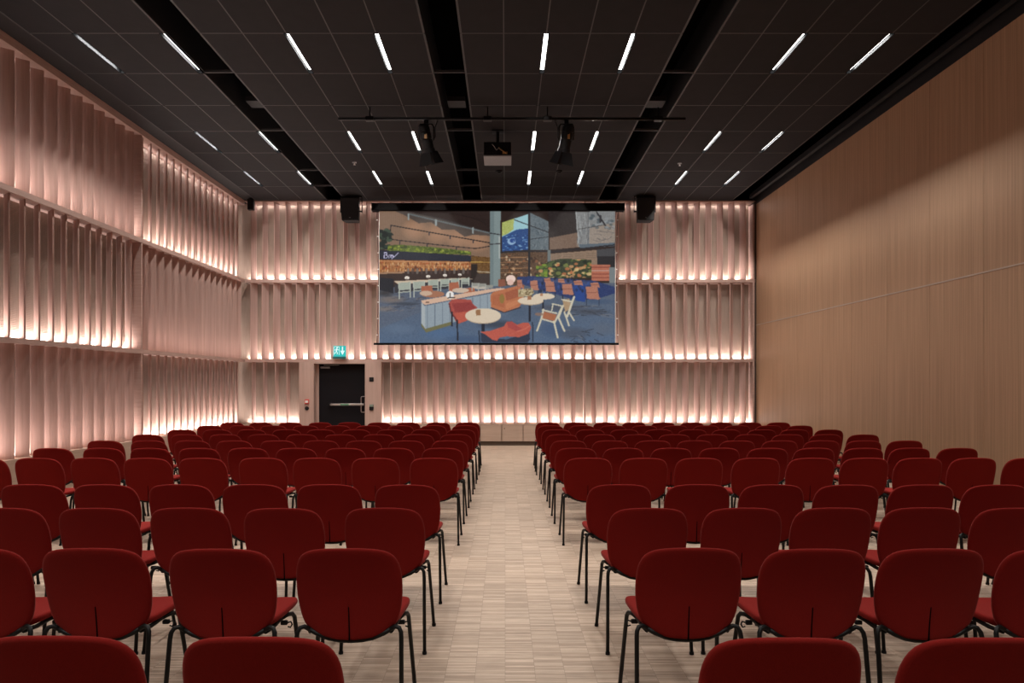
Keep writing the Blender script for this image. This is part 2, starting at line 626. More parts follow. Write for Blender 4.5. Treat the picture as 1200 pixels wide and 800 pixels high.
# strip to the left wall, near the back wall and behind the tiles
MB().box(XL - DEP, -6.395, Y0, YB + DEP, ZC, ZC + .02).build('edge_strip', M_black, ce)
MB().box(-6.38, 5.82, YK[-1] + .012, YB + DEP, ZC, ZC + .02).build('edge_strip', M_black, ce)
# slots
SLOTS = [(-4.55, -4.105), (-1.076, -.609), (2.384, 2.846), (5.834, XR)]
MB().box(XL - .5, XR + .2, Y0, YB + .5, ZC + .62, ZC + .66).build('roof_slab', M_void, ce)
mb = MB()
for (a, c) in SLOTS:
    mb.box(a - .012, a, Y0, YB + DEP, ZC + .022, ZC + .6)
    if c < XR:
        mb.box(c, c + .012, Y0, YB + DEP, ZC + .022, ZC + .6)
mb.build('slot_lining', M_black, ce)
# rails and ducts seen inside the slots
mb = MB()
for (a, c) in SLOTS[:3]:
    for y in (YK[11], YK[13], YK[15], YK[16]):
        mb.box(a, c, y - .012, y + .012, ZC + .01, ZC + .05)
mb.build('slot_rails', M_tbar, ce)
mb = MB()
for (a, c) in SLOTS[:3]:
    for y in (11.9,):
        mb.box(a + .08, c - .08, y - .15, y + .15, ZC + .17, ZC + .25)
mb.build('duct_run', M_duct, ce)
MB().box(XR - .18, XR - .1, Y0, YB, ZC + .05, ZC + .15).build('track_channel', M_black, ce)

# ceiling lights
ORD = ['first', 'second', 'third', 'fourth', 'fifth', 'sixth', 'seventh', 'eighth', 'ninth', 'tenth', 'eleventh']
RN = ['row nearest the camera', 'middle row', 'row nearest the screen wall']
proto = None
RD = .060
def make_light():
    t = thing('ceiling_light', '', 'ceiling light', (0, 0, ZC))
    L = DY - .012
    m = MB()
    m.box(-HW, -HW + .006, 0, L, 0, RD)
    m.box(HW - .006, HW, 0, L, 0, RD)
    m.box(-HW + .006, HW - .006, 0, .006, 0, RD)
    m.box(-HW + .006, HW - .006, L - .006, L, 0, RD)
    m.box(-HW, HW, 0, L, RD, RD + .01)
    m.build('housing', M_fix, t)
    d = MB().box(-HW + .007, HW - .007, .007, L - .007, RD - .008, RD - .001).build('diffuser', M_diff, t)
    d['label'] = 'glowing white diffuser'
    return t
for r, k in enumerate(LROWS):
    for c, x in enumerate(LX):
        if proto is None:
            t = proto = make_light()
        else:
            t = proto.copy()
            COL.objects.link(t)
            for ch in proto.children:
                q = ch.copy()
                COL.objects.link(q)
                q.parent = t
        t.location = (x, YK[k] + .006, ZC)
        side = ['outermost on the left', 'second from left', 'third from left', 'fourth from left', 'fourth from right', 'third from right', 'second from right', 'outermost on the right'][c]
        t['label'] = 'slim white ceiling light, %s in the %s' % (side, RN[r])
        t['group'] = 'slim recessed ceiling lights'

# lamp row out of frame, plus a fill row added to light chair backs
def area(name, loc, rot, sx, sy, power, col, spread=PI):
    l = bpy.data.lights.new(name, 'AREA')
    l.shape = 'RECTANGLE'
    l.size = sx
    l.size_y = sy
    l.energy = power
    l.color = col
    l.spread = spread
    o = bpy.data.objects.new(name, l)
    COL.objects.link(o)
    o.location = loc
    o.rotation_euler = rot
    return o
LAMPC = (1.0, .93, .86)
LP_W = 47
SIDE = {0: 1.25, 7: 1.3}
def lamp(x, y, z, p):
    return area('ceiling_lamp_and_fill', (x, y, z), (0, 0, 0), .012, .92, p, LAMPC)
for k in LROWS:
    for c, x in enumerate(LX):
        lamp(x, YK[k] + DY / 2, ZC + .046, LP_W * SIDE.get(c, 1))
for c, x in enumerate(LX):
    for y, q, sp in ((YK[7] + DY / 2, .45, 84), (.6, .6, 112)):  # second entry: unseen fill row added to brighten the chair backs
        if y < 1 and c in (0, 7):
            continue
        area('ceiling_lamp_and_fill', (x, y, ZC - .002), (0, 0, 0), .07, 1.15, LP_W * q * SIDE.get(c, 1), LAMPC, math.radians(sp))

# LED strips lying behind the slats on every ledge, shining up
LEDC = (1.0, .895, .855)
def led(name, p0, p1, power_per_m, up=True, tilt=0.0, axis='x'):
    p0, p1 = Vector(p0), Vector(p1)
    L = (p1 - p0).length
    mid = (p0 + p1) / 2
    if axis == 'x':
        rot = (PI + tilt if up else tilt, 0, 0)
        return area(name, mid, rot, L, .02, power_per_m * L, LEDC)
    rot = (0, PI + tilt if up else tilt, 0)
    return area(name, mid, rot, .02, L, power_per_m * L, LEDC)
yl = YB + DEP - .04
PW = 11.5
for z, k in ((.575, 1.35), (2.235, 1.12), (4.285, 1.05)):
    if z < 1:
        led('led_strip', (XL, yl, z), (SUR_X0 - .03, yl, z), PW * k)
        led('led_strip', (SUR_X1 + .03, yl, z), (6.33, yl, z), PW * k)
    else:
        led('led_strip', (XL, yl, z), (6.33, yl, z), PW * k)
    led('led_strip', (XL - DEP + .04, YL0 + .05, z), (XL - DEP + .04, YB, z), PW * k, axis='y')
led('led_strip', (XL, yl, 6.25), (6.33, yl, 6.25), 2.4, up=False)
led('led_strip', (XL - DEP + .04, 12.6, 6.16), (XL - DEP + .04, YB, 6.16), 1.6, up=False, axis='y')

# sprinklers, detectors
def sprinkler(x, y, label):
    t = thing('sprinkler_head', label, 'sprinkler', (x, y, ZC), 0, 'ceiling sprinkler heads')
    MB().tube([(0, 0, .0), (0, 0, -.012)], .045, 16).build('ceiling_rose', M_grey, t)
    MB().tube([(0, 0, -.012), (0, 0, -.05)], .012, 8).tube([(0, 0, -.05), (0, 0, -.055)], .022, 12).build('deflector', M_steel, t)
sprinkler(-3.2, 14.49, 'small pale sprinkler head on the ceiling left of the left stage spotlight')
sprinkler(3.72, 14.55, 'small pale sprinkler head on the ceiling right of the right stage spotlight')
def detector(x, y, label):
    t = thing('smoke_detector', label, 'smoke detector', (x, y, ZC), 0, 'black ceiling detectors')
    MB().tube([(0, 0, 0), (0, 0, -.03)], [.07, .065], 18).build('base', M_plastic, t)
    MB().tube([(0, 0, -.03), (0, 0, -.06)], [.05, .03], 18).build('sensor', M_plastic, t)
detector(-.13, 15.07, 'small black detector on the ceiling just beyond the projector')
detector(1.19, 15.07, 'small black detector on the ceiling just beyond the right stage spotlight')

# ------------------------------------------------------------------ projector
pj = thing('projector', 'dark ceiling projector with a grey underside hung in the middle', 'projector', (-.14, 12.45, 5.74))
MB().bevel_box(-.25, .25, .02, .54, .02, .27, .012).build('housing', M_plastic, pj)
MB().bevel_box(-.255, .255, 0.0, .545, 0, .022, .006).build('bottom_plate', M_grey, pj)
rp = MB().box(-.24, .24, .008, .02, .03, .26).build('connector_panel', M_blackmetal, pj)
m = MB()
for i in range(4):
    m.box(-.20 + i * .05, -.17 + i * .05, .004, .009, .05, .075)
m.build('socket', M_duct, rp)
MB().tube([(-.10, .0, .22), (-.06, -.02, .17), (-.02, -.03, .10), (.02, -.02, .14), (.08, .0, .12)], .007, 6).build('cable', M_grey, pj, True)
MB().tube([(.02, .0, .16), (.08, -.02, .10), (.14, -.02, .07), (.18, 0, .06)], .012, 6).build('cable', M_cable, pj, True)
MB().box(.09, .18, .0, .009, .045, .085).build('status_label', M_amber, pj)
MB().tube([(.06, .54, .14), (.06, .62, .14)], .06, 18).build('lens', M_blackmetal, pj, True)
MB().tube([(0, .27, .27), (0, .27, .53)], .03, 12).build('pole', M_plastic, pj)
MB().bevel_box(-.10, .10, .17, .37, .53, .55, .005).build('mount_plate', M_plastic, pj)

# ------------------------------------------------------------------ lighting bar and stage spotlights
BY, BZ = 11.6, 6.09
lb = thing('lighting_bar', 'long thin black lighting bar slung across under the ceiling', 'lighting bar', (0, BY, BZ))
MB().tube([(-2.83, 0, 0), (3.06, 0, 0)], .026, 12).build('pipe', M_blackmetal, lb, True)
for x in (-2.3, -.3, .72, 2.6):
    m = MB()
    m.tube([(x, 0, 0), (x, 0, ZC - BZ)], .012, 8)
    m.bevel_box(x - .07, x + .07, -.05, .05, -.035, .035, .008)
    m.build('hanger', M_blackmetal, lb)
def spot(x, label, lean, amberx):
    t = thing('stage_light', label, 'stage light', (x, BY, BZ), 0, 'stage spotlights on the lighting bar')
    m = MB()
    m.bevel_box(-.04, .04, -.04, .04, -.09, -.0275, .008)
    m.build('hanging_clamp', M_blackmetal, t)
    m = MB()
    m.tube([(-.125, .03, -.36), (-.125, .01, -.14), (-.10, 0, -.09), (.10, 0, -.09), (.125, .01, -.14), (.125, .03, -.36)], .014, 8)
    m.build('yoke', M_blackmetal, t, True)
    ax = Vector((lean, .30, -1)).normalized()
    c = Vector((0, .0, -.34))
    q = ax.to_track_quat('Z', 'Y')
    M = Matrix.Translation(c) @ q.to_matrix().to_4x4() @ Matrix.Diagonal((.70, .70, 1, 1))
    n = 20
    def ring(r, z):
        return [M @ Vector((r * math.cos(2 * PI * k / n), r * math.sin(2 * PI * k / n), z)) for k in range(n)]
    body = MB().loft([ring(.08, -.24), ring(.125, -.21), ring(.14, -.12), ring(.125, -.11), ring(.14, -.10), ring(.14, 0), ring(.125, .01), ring(.14, .02), ring(.14, .16), ring(.155, .17), ring(.155, .22)]).build('body', M_blackmetal, t)
    m = MB()
    for k in range(5):
        a = .6 + k * .25
        m.box(.138, .146, -.012, .012, -.2 + k * .001, -.05, M @ Matrix.Rotation(a, 4, 'Z'))
    m.build('cooling_fin', M_duct, body)
    MB().tube([M @ Vector((0, 0, .215)), M @ Vector((0, 0, .225))], .13, 20).build('lens', plain('dark_lens', (.03, .03, .035), .1), t)
    for k in range(4):
        M4 = M @ Matrix.Rotation(k * PI / 2, 4, 'Z')
        w0, w1 = .13, .2 if k % 2 == 0 else .17
        p = [Vector((-w0, .155, .22)), Vector((w0, .155, .22)), Vector((w1, .235, .42)), Vector((-w1, .235, .42))]
        nrm = Vector((0, .2, -.08)).normalized() * .005
        m = MB()
        m.loft([[M4 @ v for v in p], [M4 @ (v + nrm) for v in p]])
        m.build('barn_door', M_plastic, t)
    m = MB()
    qx = Vector((amberx, -.142, -.02))
    m.box(qx.x - .02, qx.x + .02, -.112, -.085, -.03, .05, M @ Matrix.Rotation(PI, 4, 'Z') if False else Matrix.Translation((0, 0, -.34)))
    m.build('gel_label', M_amber, body)
    m = MB()
    s = -1 if lean < 0 else 1
    m.tube([(s * .0 - .19 * (1 if lean < 0 else -1), 0, -.03), (-.15 * (1 if lean < 0 else -1), .0, -.15), (-.155 * (1 if lean < 0 else -1), .01, -.3), (-.11 * (1 if lean < 0 else -1), .03, -.36)], .008, 6)
    m.build('cable', M_blackmetal, t, True)
spot(-1.34, 'black stage spotlight with barn doors, left one on the bar', .20, .0)
spot(1.04, 'black stage spotlight with barn doors, right one on the bar', -.20, .03)

# ------------------------------------------------------------------ loudspeakers and corner box
def speaker(x, label):
    t = thing('loudspeaker', label, 'loudspeaker', (x, 16.95, 5.66), 0, 'black loudspeakers beside the screen')
    m = MB()
    m.loft([[(-.205, 0.03, 0), (.205, .03, 0), (.17, .36, 0), (-.17, .36, 0)], [(-.24, 0, .56), (.24, 0, .56), (.18, .36, .56), (-.18, .36, .56)]])
    m.build('cabinet', M_plastic, t)
    m = MB()
    m.loft([[(-.19, .014, .02), (.19, .014, .02), (.19, .03, .02), (-.19, .03, .02)], [(-.225, -.013, .54), (.225, -.013, .54), (.225, .005, .54), (-.225, .005, .54)]])
    g = m.build('grille', M_black, t)
    MB().box(-.018, .018, .007, .014, .05, .065).build('badge', M_grey, g)
    m = MB()
    m.box(-.275, -.26, .15, .20, .22, .60)
    m.box(.26, .275, .15, .20, .22, .60)
    m.box(-.275, .275, .15, .20, .60, .629)
    m.tube([(-.275, .175, .25), (-.18, .175, .25)], .02, 10)
    m.tube([(.275, .175, .25), (.18, .175, .25)], .02, 10)
    m.build('ceiling_mount', M_blackmetal, t)
speaker(-3.86, 'black loudspeaker hung by the ceiling left of the screen')
speaker(3.50, 'black loudspeaker hung by the ceiling right of the screen')
jb = thing('junction_box', 'small black box hung in the upper left corner of the room', 'box', (-6.44, 17.3, 5.99))
MB().bevel_box(-.075, .075, -.06, .06, 0, .27, .008).build('housing', M_plastic, jb)
MB().box(-.03, .03, -.03, .03, .27, .30).build('ceiling_mount', M_blackmetal, jb)

# ------------------------------------------------------------------ projection screen
SY = 17.02
kx = SY / F
def px(u):
    return (u - 592) * kx
def pz(v):
    return H + (449 - v) * kx
sc_ = thing('projection_screen', 'large tensioned projection screen showing a restaurant interior', 'projection screen', (0, SY, 0))
cs = MB().bevel_box(px(436.5), px(731), -.10, .10, pz(247.5), pz(238.8), .012).build('case', M_case, sc_)
MB().bevel_box(px(436) , px(437), -.105, .105, pz(247.7), pz(238.6), .004).bevel_box(px(730.5), px(731.5), -.105, .105, pz(247.7), pz(238.6), .004).build('end_cap', M_blackmetal, cs)
MB().bevel_box(px(438), px(725), -.025, .025, pz(404), pz(401.6), .006).build('bottom_bar', M_case, sc_)
m = MB()
m.box(px(444), px(721.5), .004, .008, pz(402), pz(247.5))
fab = m.build('fabric', M_white, sc_)
# tension cords with their tabs
for (u, s) in ((443.3, -1), (722.6, 1)):
    pts = []
    for i in range(17):
        v = 248 + (402 - 248) * i / 16
        pts.append((px(u) + s * .035 * (abs(i - 8) / 8) ** 2, .006, pz(v)))
    cd = MB().tube(pts, .006, 6).build('tension_cord', M_case, sc_, True)
    m = MB()
    for i in range(1, 16, 2):
        p = pts[i]
        m.box(p[0] - .02, p[0] + .02, .0, .011, p[2] - .012, p[2] + .012)
    m.build('tab', M_white, cd)

# ---- the projected picture, painted below in picture coordinates and carried by the grid's colour attribute
PW_, PH_ = 450, 252
X0c, X1c, Y0c, Y1c = 33.0, 1158.0, 78.0, 708.0
rng = np.random.default_rng(3)
yy_, xx_ = np.mgrid[0:PH_, 0:PW_]
PX = X0c + (xx_ + .5) / PW_ * (X1c - X0c)
PY = Y0c + (yy_ + .5) / PH_ * (Y1c - Y0c)
img = np.zeros((PH_, PW_, 3), dtype=np.float64)
img[:] = (48, 34, 31)


def inpoly(pts):
    ins = np.zeros(PX.shape, bool)
    n = len(pts)
    j = n - 1
    for i in range(n):
        xi, yi = pts[i]
        xj, yj = pts[j]
        if yi != yj:
            c = ((yi > PY) != (yj > PY)) & (PX < (xj - xi) * (PY - yi) / (yj - yi) + xi)
            ins ^= c
        j = i
    return ins


def put(mask, c, a=1.0):
    img[mask] = img[mask] * (1 - a) + np.array(c, float) * a


def poly(pts, c, a=1.0, var=0):
    mk = inpoly(pts)
    put(mk, c, a)
    if var:
        img[mk] += (rng.normal(0, var, mk.sum()))[:, None]
    return mk


def ell(cx, cy, rx, ry, c, a=1.0, soft=False):
    q = ((PX - cx) / rx) ** 2 + ((PY - cy) / ry) ** 2
    if soft:
        w = np.clip(1 - q, 0, 1)[..., None] * a
        img[:] = img * (1 - w) + np.array(c, float) * w
    else:
        put(q <= 1, c, a)


def line(pts, w, c, a=1.0):
    for (p, q) in zip(pts, pts[1:]):
        dx, dy = q[0] - p[0], q[1] - p[1]
        l2 = dx * dx + dy * dy + 1e-9
        t = np.clip(((PX - p[0]) * dx + (PY - p[1]) * dy) / l2, 0, 1)
        d = np.hypot(PX - p[0] - t * dx, PY - p[1] - t * dy)
        put(d <= w / 2, c, a)


def blobs(pts, n, cols, r0, r1):
    x0, x1 = min(p[0] for p in pts), max(p[0] for p in pts)
    y0, y1 = min(p[1] for p in pts), max(p[1] for p in pts)
    mk = inpoly(pts)
    for _ in range(n):
        cx, cy = rng.uniform(x0, x1), rng.uniform(y0, y1)
        r = rng.uniform(r0, r1)
        q = (((PX - cx) / (r * 1.5)) ** 2 + ((PY - cy) / r) ** 2 <= 1) & mk
        put(q, cols[rng.integers(len(cols))], .85)


# upper left timber wall with light scallops
wallp = [(33, 78), (160, 78), (300, 110), (560, 185), (560, 300), (470, 290), (33, 260)]
mk = poly(wallp, (140, 106, 82))
img[mk] += (8 * np.sin(PX[mk] * .9))[:, None]
for (cx, cy) in ((200, 165), (310, 185), (410, 205), (500, 225)):
    ell(cx, cy, 70, 55, (190, 136, 100), .8, True)
poly([(110, 78), (170, 78), (330, 112), (560, 180), (560, 195), (480, 190), (440, 200), (390, 165), (330, 165), (280, 130), (220, 135), (150, 95)], (66, 62, 62), .75)
line([(180, 92), (560, 182)], 7, (104, 112, 114))
for (x, y) in ((172, 100), (303, 128), (480, 165)):
    line([(x, y - 8), (x, y + 16)], 8, (150, 160, 160))
for k in range(6):
    line([(300 + 40 * k, 78), (560, 120 + 10 * k)], 2, (30, 22, 22), .6)
line([(85, 175), (88, 145), (600, 236)], 4, (28, 26, 30))
line([(95, 213), (300, 237), (490, 256), (520, 252), (610, 235)], 3.5, (32, 28, 32))
for (x, y) in ((270, 178), (370, 196), (480, 216), (130, 222), (260, 238), (400, 250)):
    line([(x, y), (x, y + 12)], 6, (50, 48, 60))
blobs([(33, 155), (75, 160), (100, 190), (95, 215), (75, 260), (33, 262)], 60, [(24, 38, 34), (40, 60, 48), (18, 28, 28), (60, 80, 62)], 5, 12)
hd = [(75, 240), (140, 238), (300, 250), (470, 270), (470, 287), (70, 268)]
poly(hd, (96, 112, 38), 1, 16)
blobs(hd, 70, [(140, 155, 40), (70, 90, 30), (170, 180, 60), (60, 75, 35)], 3, 7)
poly([(33, 265), (110, 268), (470, 290), (470, 318), (33, 308)], (36, 40, 56), 1, 3)
# script lettering on the dark fascia
LT = (214, 206, 246)
line([(57, 276), (55, 300)], 3.6, LT)
line([(55, 276), (66, 275), (70, 280), (64, 286), (57, 287)], 3.2, LT)
line([(57, 287), (70, 288), (74, 295), (66, 302), (55, 301)], 3.2, LT)
line([(78, 301), (80, 288), (88, 286), (88, 299)], 3.0, LT)
line([(88, 290), (95, 286), (97, 300)], 3.0, LT)
line([(97, 286), (102, 297), (124, 276)], 3.0, LT)
line([(104, 294), (92, 306)], 3.0, LT)
# back bar
bb = [(33, 309), (470, 319), (470, 358), (300, 362), (33, 372)]
poly(bb, (176, 104, 52), 1, 14)
for k in range(230):
    x = rng.uniform(35, 468)
    y = rng.uniform(318, 360)
    c = [(214, 140, 70), (120, 60, 30), (230, 170, 100), (90, 44, 28), (190, 84, 40), (240, 196, 140)][rng.integers(6)]
    line([(x, y), (x, y + rng.uniform(4, 12))], rng.uniform(3, 6), c, .8)
line([(33, 316), (470, 324)], 4, (222, 150, 96), .8)
line([(33, 334), (470, 340)], 3, (230, 170, 110), .6)
poly([(33, 370), (140, 366), (470, 360), (480, 400), (33, 440)], (60, 42, 38))
line([(33, 374), (150, 370)], 8, (176, 128, 92))
for k in range(14):
    x = 170 + k * 22
    line([(x, 356), (x, 372)], 11, (84, 62, 58) if k % 2 else (120, 110, 104), .8)
poly([(470, 292), (560, 298), (560, 440), (470, 410)], (116, 76, 32), 1, 16)
poly([(470, 330), (500, 330), (500, 420), (470, 420)], (40, 30, 28))
line([(470, 320), (560, 322)], 4, (200, 150, 60))
line([(500, 366), (560, 370)], 6, (170, 150, 120))
poly([(500, 374), (560, 376), (560, 440), (480, 420)], (64, 52, 48))
# centre background
poly([(610, 276), (840, 270), (840, 440), (610, 440)], (96, 68, 48), 1, 14)
for y in (300, 322, 352, 372):
    line([(612, y), (745, y - 3)], 4, (186, 130, 84), .8)
for k in range(70):
    x, y = rng.uniform(614, 835), rng.uniform(288, 400)
    ell(x, y, rng.uniform(4, 9), rng.uniform(3, 7), [(70, 44, 32), (212, 160, 110), (150, 90, 56), (50, 36, 32), (230, 200, 160)][rng.integers(5)], .75)
poly([(560, 78), (612, 78), (610, 436), (560, 440)], (128, 146, 146))
poly([(560, 78), (580, 78), (578, 440), (560, 440)], (112, 130, 132))
line([(606, 200), (606, 300)], 5, (200, 204, 196), .7)
line([(560, 182), (612, 190)], 4, (40, 40, 44))
line([(560, 236), (612, 232)], 4, (50, 50, 54))
# lit picture box, plain stand-in shapes
poly([(618, 132), (745, 90), (745, 262), (618, 270)], (30, 72, 140), 1, 8)
poly([(618, 132), (745, 90), (745, 160), (690, 165), (650, 185), (618, 200)], (150, 205, 215))
poly([(618, 132), (676, 112), (672, 165), (645, 185), (618, 196)], (178, 190, 92), 1, 12)
ell(664, 222, 20, 16, (150, 190, 230), .9)
ell(668, 218, 13, 11, (30, 70, 150))
for k in range(40):
    x, y = rng.uniform(625, 740), rng.uniform(190, 262)
    ell(x, y, rng.uniform(2, 8), rng.uniform(2, 4), [(70, 130, 200), (20, 50, 110), (140, 190, 230)][rng.integers(3)], .7)
poly([(752, 84), (840, 126), (840, 262), (752, 262)], (98, 112, 120), 1, 9)
for k in range(40):
    x, y = rng.uniform(755, 836), rng.uniform(130, 260)
    line([(x, y), (x + rng.uniform(-12, 12), y + rng.uniform(6, 22))], 3, [(60, 76, 88), (140, 150, 156), (80, 96, 110)][rng.integers(3)], .7)
line([(676, 118), (838, 178)], 4, (40, 44, 50))
line([(752, 212), (838, 200)], 3, (44, 50, 58))
line([(748, 78), (748, 450)], 8, (34, 34, 40))
# right background
poly([(840, 78), (975, 78), (985, 180), (845, 205)], (46, 38, 38), 1, 5)
poly([(845, 205), (985, 178), (985, 250), (845, 262)], (126, 98, 80), 1, 6)
poly([(968, 80), (1158, 78), (1158, 240), (985, 246)], (134, 136, 136), 1, 8)
poly([(1035, 160), (1158, 130), (1158, 236), (1035, 240)], (156, 140, 126), 1, 8)
for k in range(46):
    x, y = rng.uniform(975, 1040), rng.uniform(90, 220)
    line([(x, y), (x + rng.uniform(-4, 4), y + 26)], 3, [(100, 106, 112), (176, 180, 180), (84, 84, 86)][rng.integers(3)], .6)
for k in range(30):
    x, y = rng.uniform(1040, 1150), rng.uniform(90, 160)
    ell(x, y, 9, 6, [(96, 104, 110), (150, 156, 160), (70, 84, 92)][rng.integers(3)], .6)
for k in range(9):
    x, y = rng.uniform(1040, 1120), rng.uniform(160, 215)
    line([(x, y), (x + 22, y + rng.uniform(-12, 12)), (x + 40, y + rng.uniform(-8, 14))], 2.5, (104, 98, 96), .8)
line([(1070, 82), (1112, 146)], 6, (44, 42, 46))
line([(1088, 100), (1088, 128)], 8, (60, 58, 62))
line([(975, 165), (1112, 142)], 3, (70, 66, 66))
line([(1030, 80), (1030, 240)], 3, (76, 78, 82))
line([(972, 80), (985, 246)], 4, (168, 172, 172))
poly([(985, 236), (1158, 228), (1158, 244), (990, 254)], (90, 104, 116))
poly([(840, 282), (1075, 262), (1075, 335), (840, 335)], (150, 120, 96), 1, 6)
for y in (288, 298, 308):
    line([(850, y), (1070, y - 10)], 2, (100, 84, 70), .7)
poly([(1070, 262), (1158, 252), (1158, 300), (1070, 300)], (70, 70, 74))
poly([(1072, 294), (1158, 294), (1158, 345), (1072, 345)], (40, 38, 42))
line([(612, 276), (745, 268), (860, 272), (1158, 238)], 5, (36, 34, 40))
poly([(835, 262), (850, 262), (850, 420), (835, 420)], (110, 120, 120))
fo = [(840, 318), (900, 305), (1045, 310), (1045, 395), (800, 400), (790, 350)]
poly(fo, (52, 62, 40), 1, 12)
blobs(fo, 120, [(40, 56, 32), (80, 100, 48), (200, 110, 60), (216, 150, 90), (30, 40, 30), (230, 190, 120), (120, 130, 60)], 4, 9)
blobs([(780, 330), (835, 330), (835, 400), (780, 400)], 30, [(130, 160, 40), (90, 120, 40), (60, 80, 40)], 5, 9)
poly([(1045, 332), (1135, 332), (1135, 410), (1045, 410)], (196, 106, 78), 1, 6)
for y in (345, 362, 378, 395):
    line([(1047, y), (1133, y)], 4, (150, 70, 52) if y != 362 else (206, 190, 180))
poly([(1130, 345), (1158, 345), (1158, 430), (1130, 420)], (120, 128, 130))
# carpet
cp_ = [(33, 440), (100, 440), (300, 420), (560, 436), (760, 430), (1158, 420), (1158, 708), (33, 708)]
mk = inpoly(cp_)
g = ((PY - 420) / 290)[..., None]
base = np.array((84, 96, 116)) * (1 - g) + np.array((78, 104, 138)) * g
img[mk] = base[mk] + rng.normal(0, 5, mk.sum())[:, None]
poly([(33, 430), (100, 440), (230, 470), (230, 560), (33, 640)], (88, 98, 118), .6, 5)
for (cx, cy, rx, ry, c, a) in ((90, 500, 80, 22, (128, 110, 100), .8), (60, 545, 60, 16, (136, 120, 110), .7), (150, 520, 90, 10, (56, 64, 78), .8),
                               (60, 470, 50, 20, (50, 44, 44), .8), (330, 660, 120, 40, (70, 108, 156), .6), (130, 640, 90, 30, (96, 120, 150), .6),
                               (900, 540, 160, 20, (74, 78, 92), .8), (1040, 560, 110, 18, (66, 72, 86), .8), (1080, 510, 90, 16, (60, 84, 120), .8),
                               (1100, 640, 80, 40, (92, 102, 120), .6), (960, 660, 100, 36, (72, 80, 96), .7), (860, 640, 70, 50, (62, 88, 126), .8),
                               (600, 620, 110, 26, (52, 60, 76), .8), (700, 560, 60, 40, (70, 92, 120), .8), (450, 690, 120, 24, (56, 84, 124), .7)):
    ell(cx, cy, rx, ry, c, a, True)
for k in range(26):
    x, y = rng.uniform(880, 1140), rng.uniform(525, 580)
    line([(x, y), (x + rng.uniform(20, 60), y + rng.uniform(-4, 12))], 3, [(44, 48, 60), (120, 118, 122), (56, 62, 78)][rng.integers(3)], .7)
for k in range(14):
    x, y = rng.uniform(890, 1080), rng.uniform(640, 700)
    line([(x, y), (x + rng.uniform(10, 40), y + rng.uniform(-14, 18))], 4, [(40, 46, 60), (112, 116, 126), (50, 58, 74)][rng.integers(3)], .7)
for k in range(40):
    x, y = rng.uniform(40, 230), rng.uniform(470, 560)
    line([(x, y), (x + rng.uniform(12, 40), y - rng.uniform(0, 8))], 3, [(52, 58, 72), (140, 124, 112), (64, 72, 90)][rng.integers(3)], .6)
# long left table, lamps and pale chairs
poly([(33, 395), (100, 400), (100, 470), (33, 455)], (32, 34, 44))
poly([(100, 412), (440, 396), (480, 402), (130, 432)], (216, 190, 160))
poly([(105, 428), (470, 402), (470, 440), (105, 468)], (54, 54, 62))
CH = (166, 176, 160)
for (x, y, w, h) in ((126, 420, 54, 76), (196, 416, 52, 72), (268, 408, 44, 58), (324, 404, 42, 54), (376, 402, 36, 46), (424, 400, 36, 40)):
    poly([(x, y), (x + w, y - 4), (x + w, y + h * .42), (x, y + h * .48)], CH, 1, 5)
    line([(x, y), (x + 2, y + h)], 5, (190, 196, 180))
    line([(x + w, y - 4), (x + w, y + h - 8)], 5, (190, 196, 180))
    line([(x, y + h * .6), (x + w, y + h * .54)], 5, (180, 188, 172))
for (x, y, r) in ((165, 396, 12), (266, 389, 11), (346, 384, 10), (417, 381, 9)):
    ell(x, y, r, r * .65, (250, 238, 222))
    line([(x, y), (x, y + 14)], 3, (120, 100, 90))
# middle tables and orange chairs
for (x, y, w, h) in ((234, 436, 50, 34), (366, 420, 44, 40), (436, 446, 50, 24)):
    poly([(x, y), (x + w, y - 4), (x + w + 6, y + h), (x, y + h + 6)], (186, 98, 66), 1, 5)
for (cx, cy, rx, ry, c) in ((288, 474, 56, 16, (178, 112, 80)), (255, 470, 30, 12, (214, 176, 146)), (420, 456, 40, 12, (214, 186, 160)), (520, 440, 44, 11, (196, 184, 168))):
    ell(cx, cy, rx, ry, c)
for (x, y) in ((476, 420), (506, 424), (540, 430)):
    poly([(x, y), (x + 36, y), (x + 36, y + 14), (x, y + 16)], (150, 150, 140))
    line([(x, y), (x, y + 36)], 4, (176, 176, 166))
# low slatted partition
poly([(232, 512), (250, 530), (570, 470), (570, 550), (376, 612), (252, 648), (232, 610)], (146, 162, 174), 1, 3)
for k in range(9):
    x = 262 + k * 36
    line([(x, 530 - k * 6.4), (x, 640 - k * 12)], 2.5, (106, 122, 138))
poly([(232, 512), (250, 530), (252, 648), (232, 612)], (172, 182, 186))
poly([(232, 612), (252, 640), (376, 606), (376, 622), (256, 658), (234, 628)], (116, 112, 72))
poly([(232, 504), (300, 492), (560, 450), (610, 444), (640, 448), (560, 466), (252, 526), (236, 516)], (226, 180, 150), 1, 3)
line([(256, 514), (268, 513)], 5, (90, 60, 50))
ell(370, 478, 19, 19, (244, 240, 234))
line([(371, 470), (371, 488)], 5, (90, 80, 74))
line([(360, 492), (392, 490)], 5, (60, 50, 48))
# red lounge chair
poly([(364, 516), (380, 500), (410, 498), (470, 500), (478, 520), (502, 540), (480, 548), (450, 590), (412, 614), (398, 606), (382, 570), (370, 548)], (186, 70, 60), 1, 5)
poly([(378, 518), (470, 512), (492, 540), (440, 560), (396, 560)], (160, 52, 50), 1, 4)
poly([(392, 566), (446, 556), (454, 600), (410, 616)], (206, 82, 62), 1, 4)
line([(366, 520), (376, 566), (396, 590), (408, 614)], 6, (110, 40, 42))
line([(404, 600), (407, 694)], 7, (26, 30, 44))
line([(379, 560), (379, 626)], 6, (26, 30, 44))
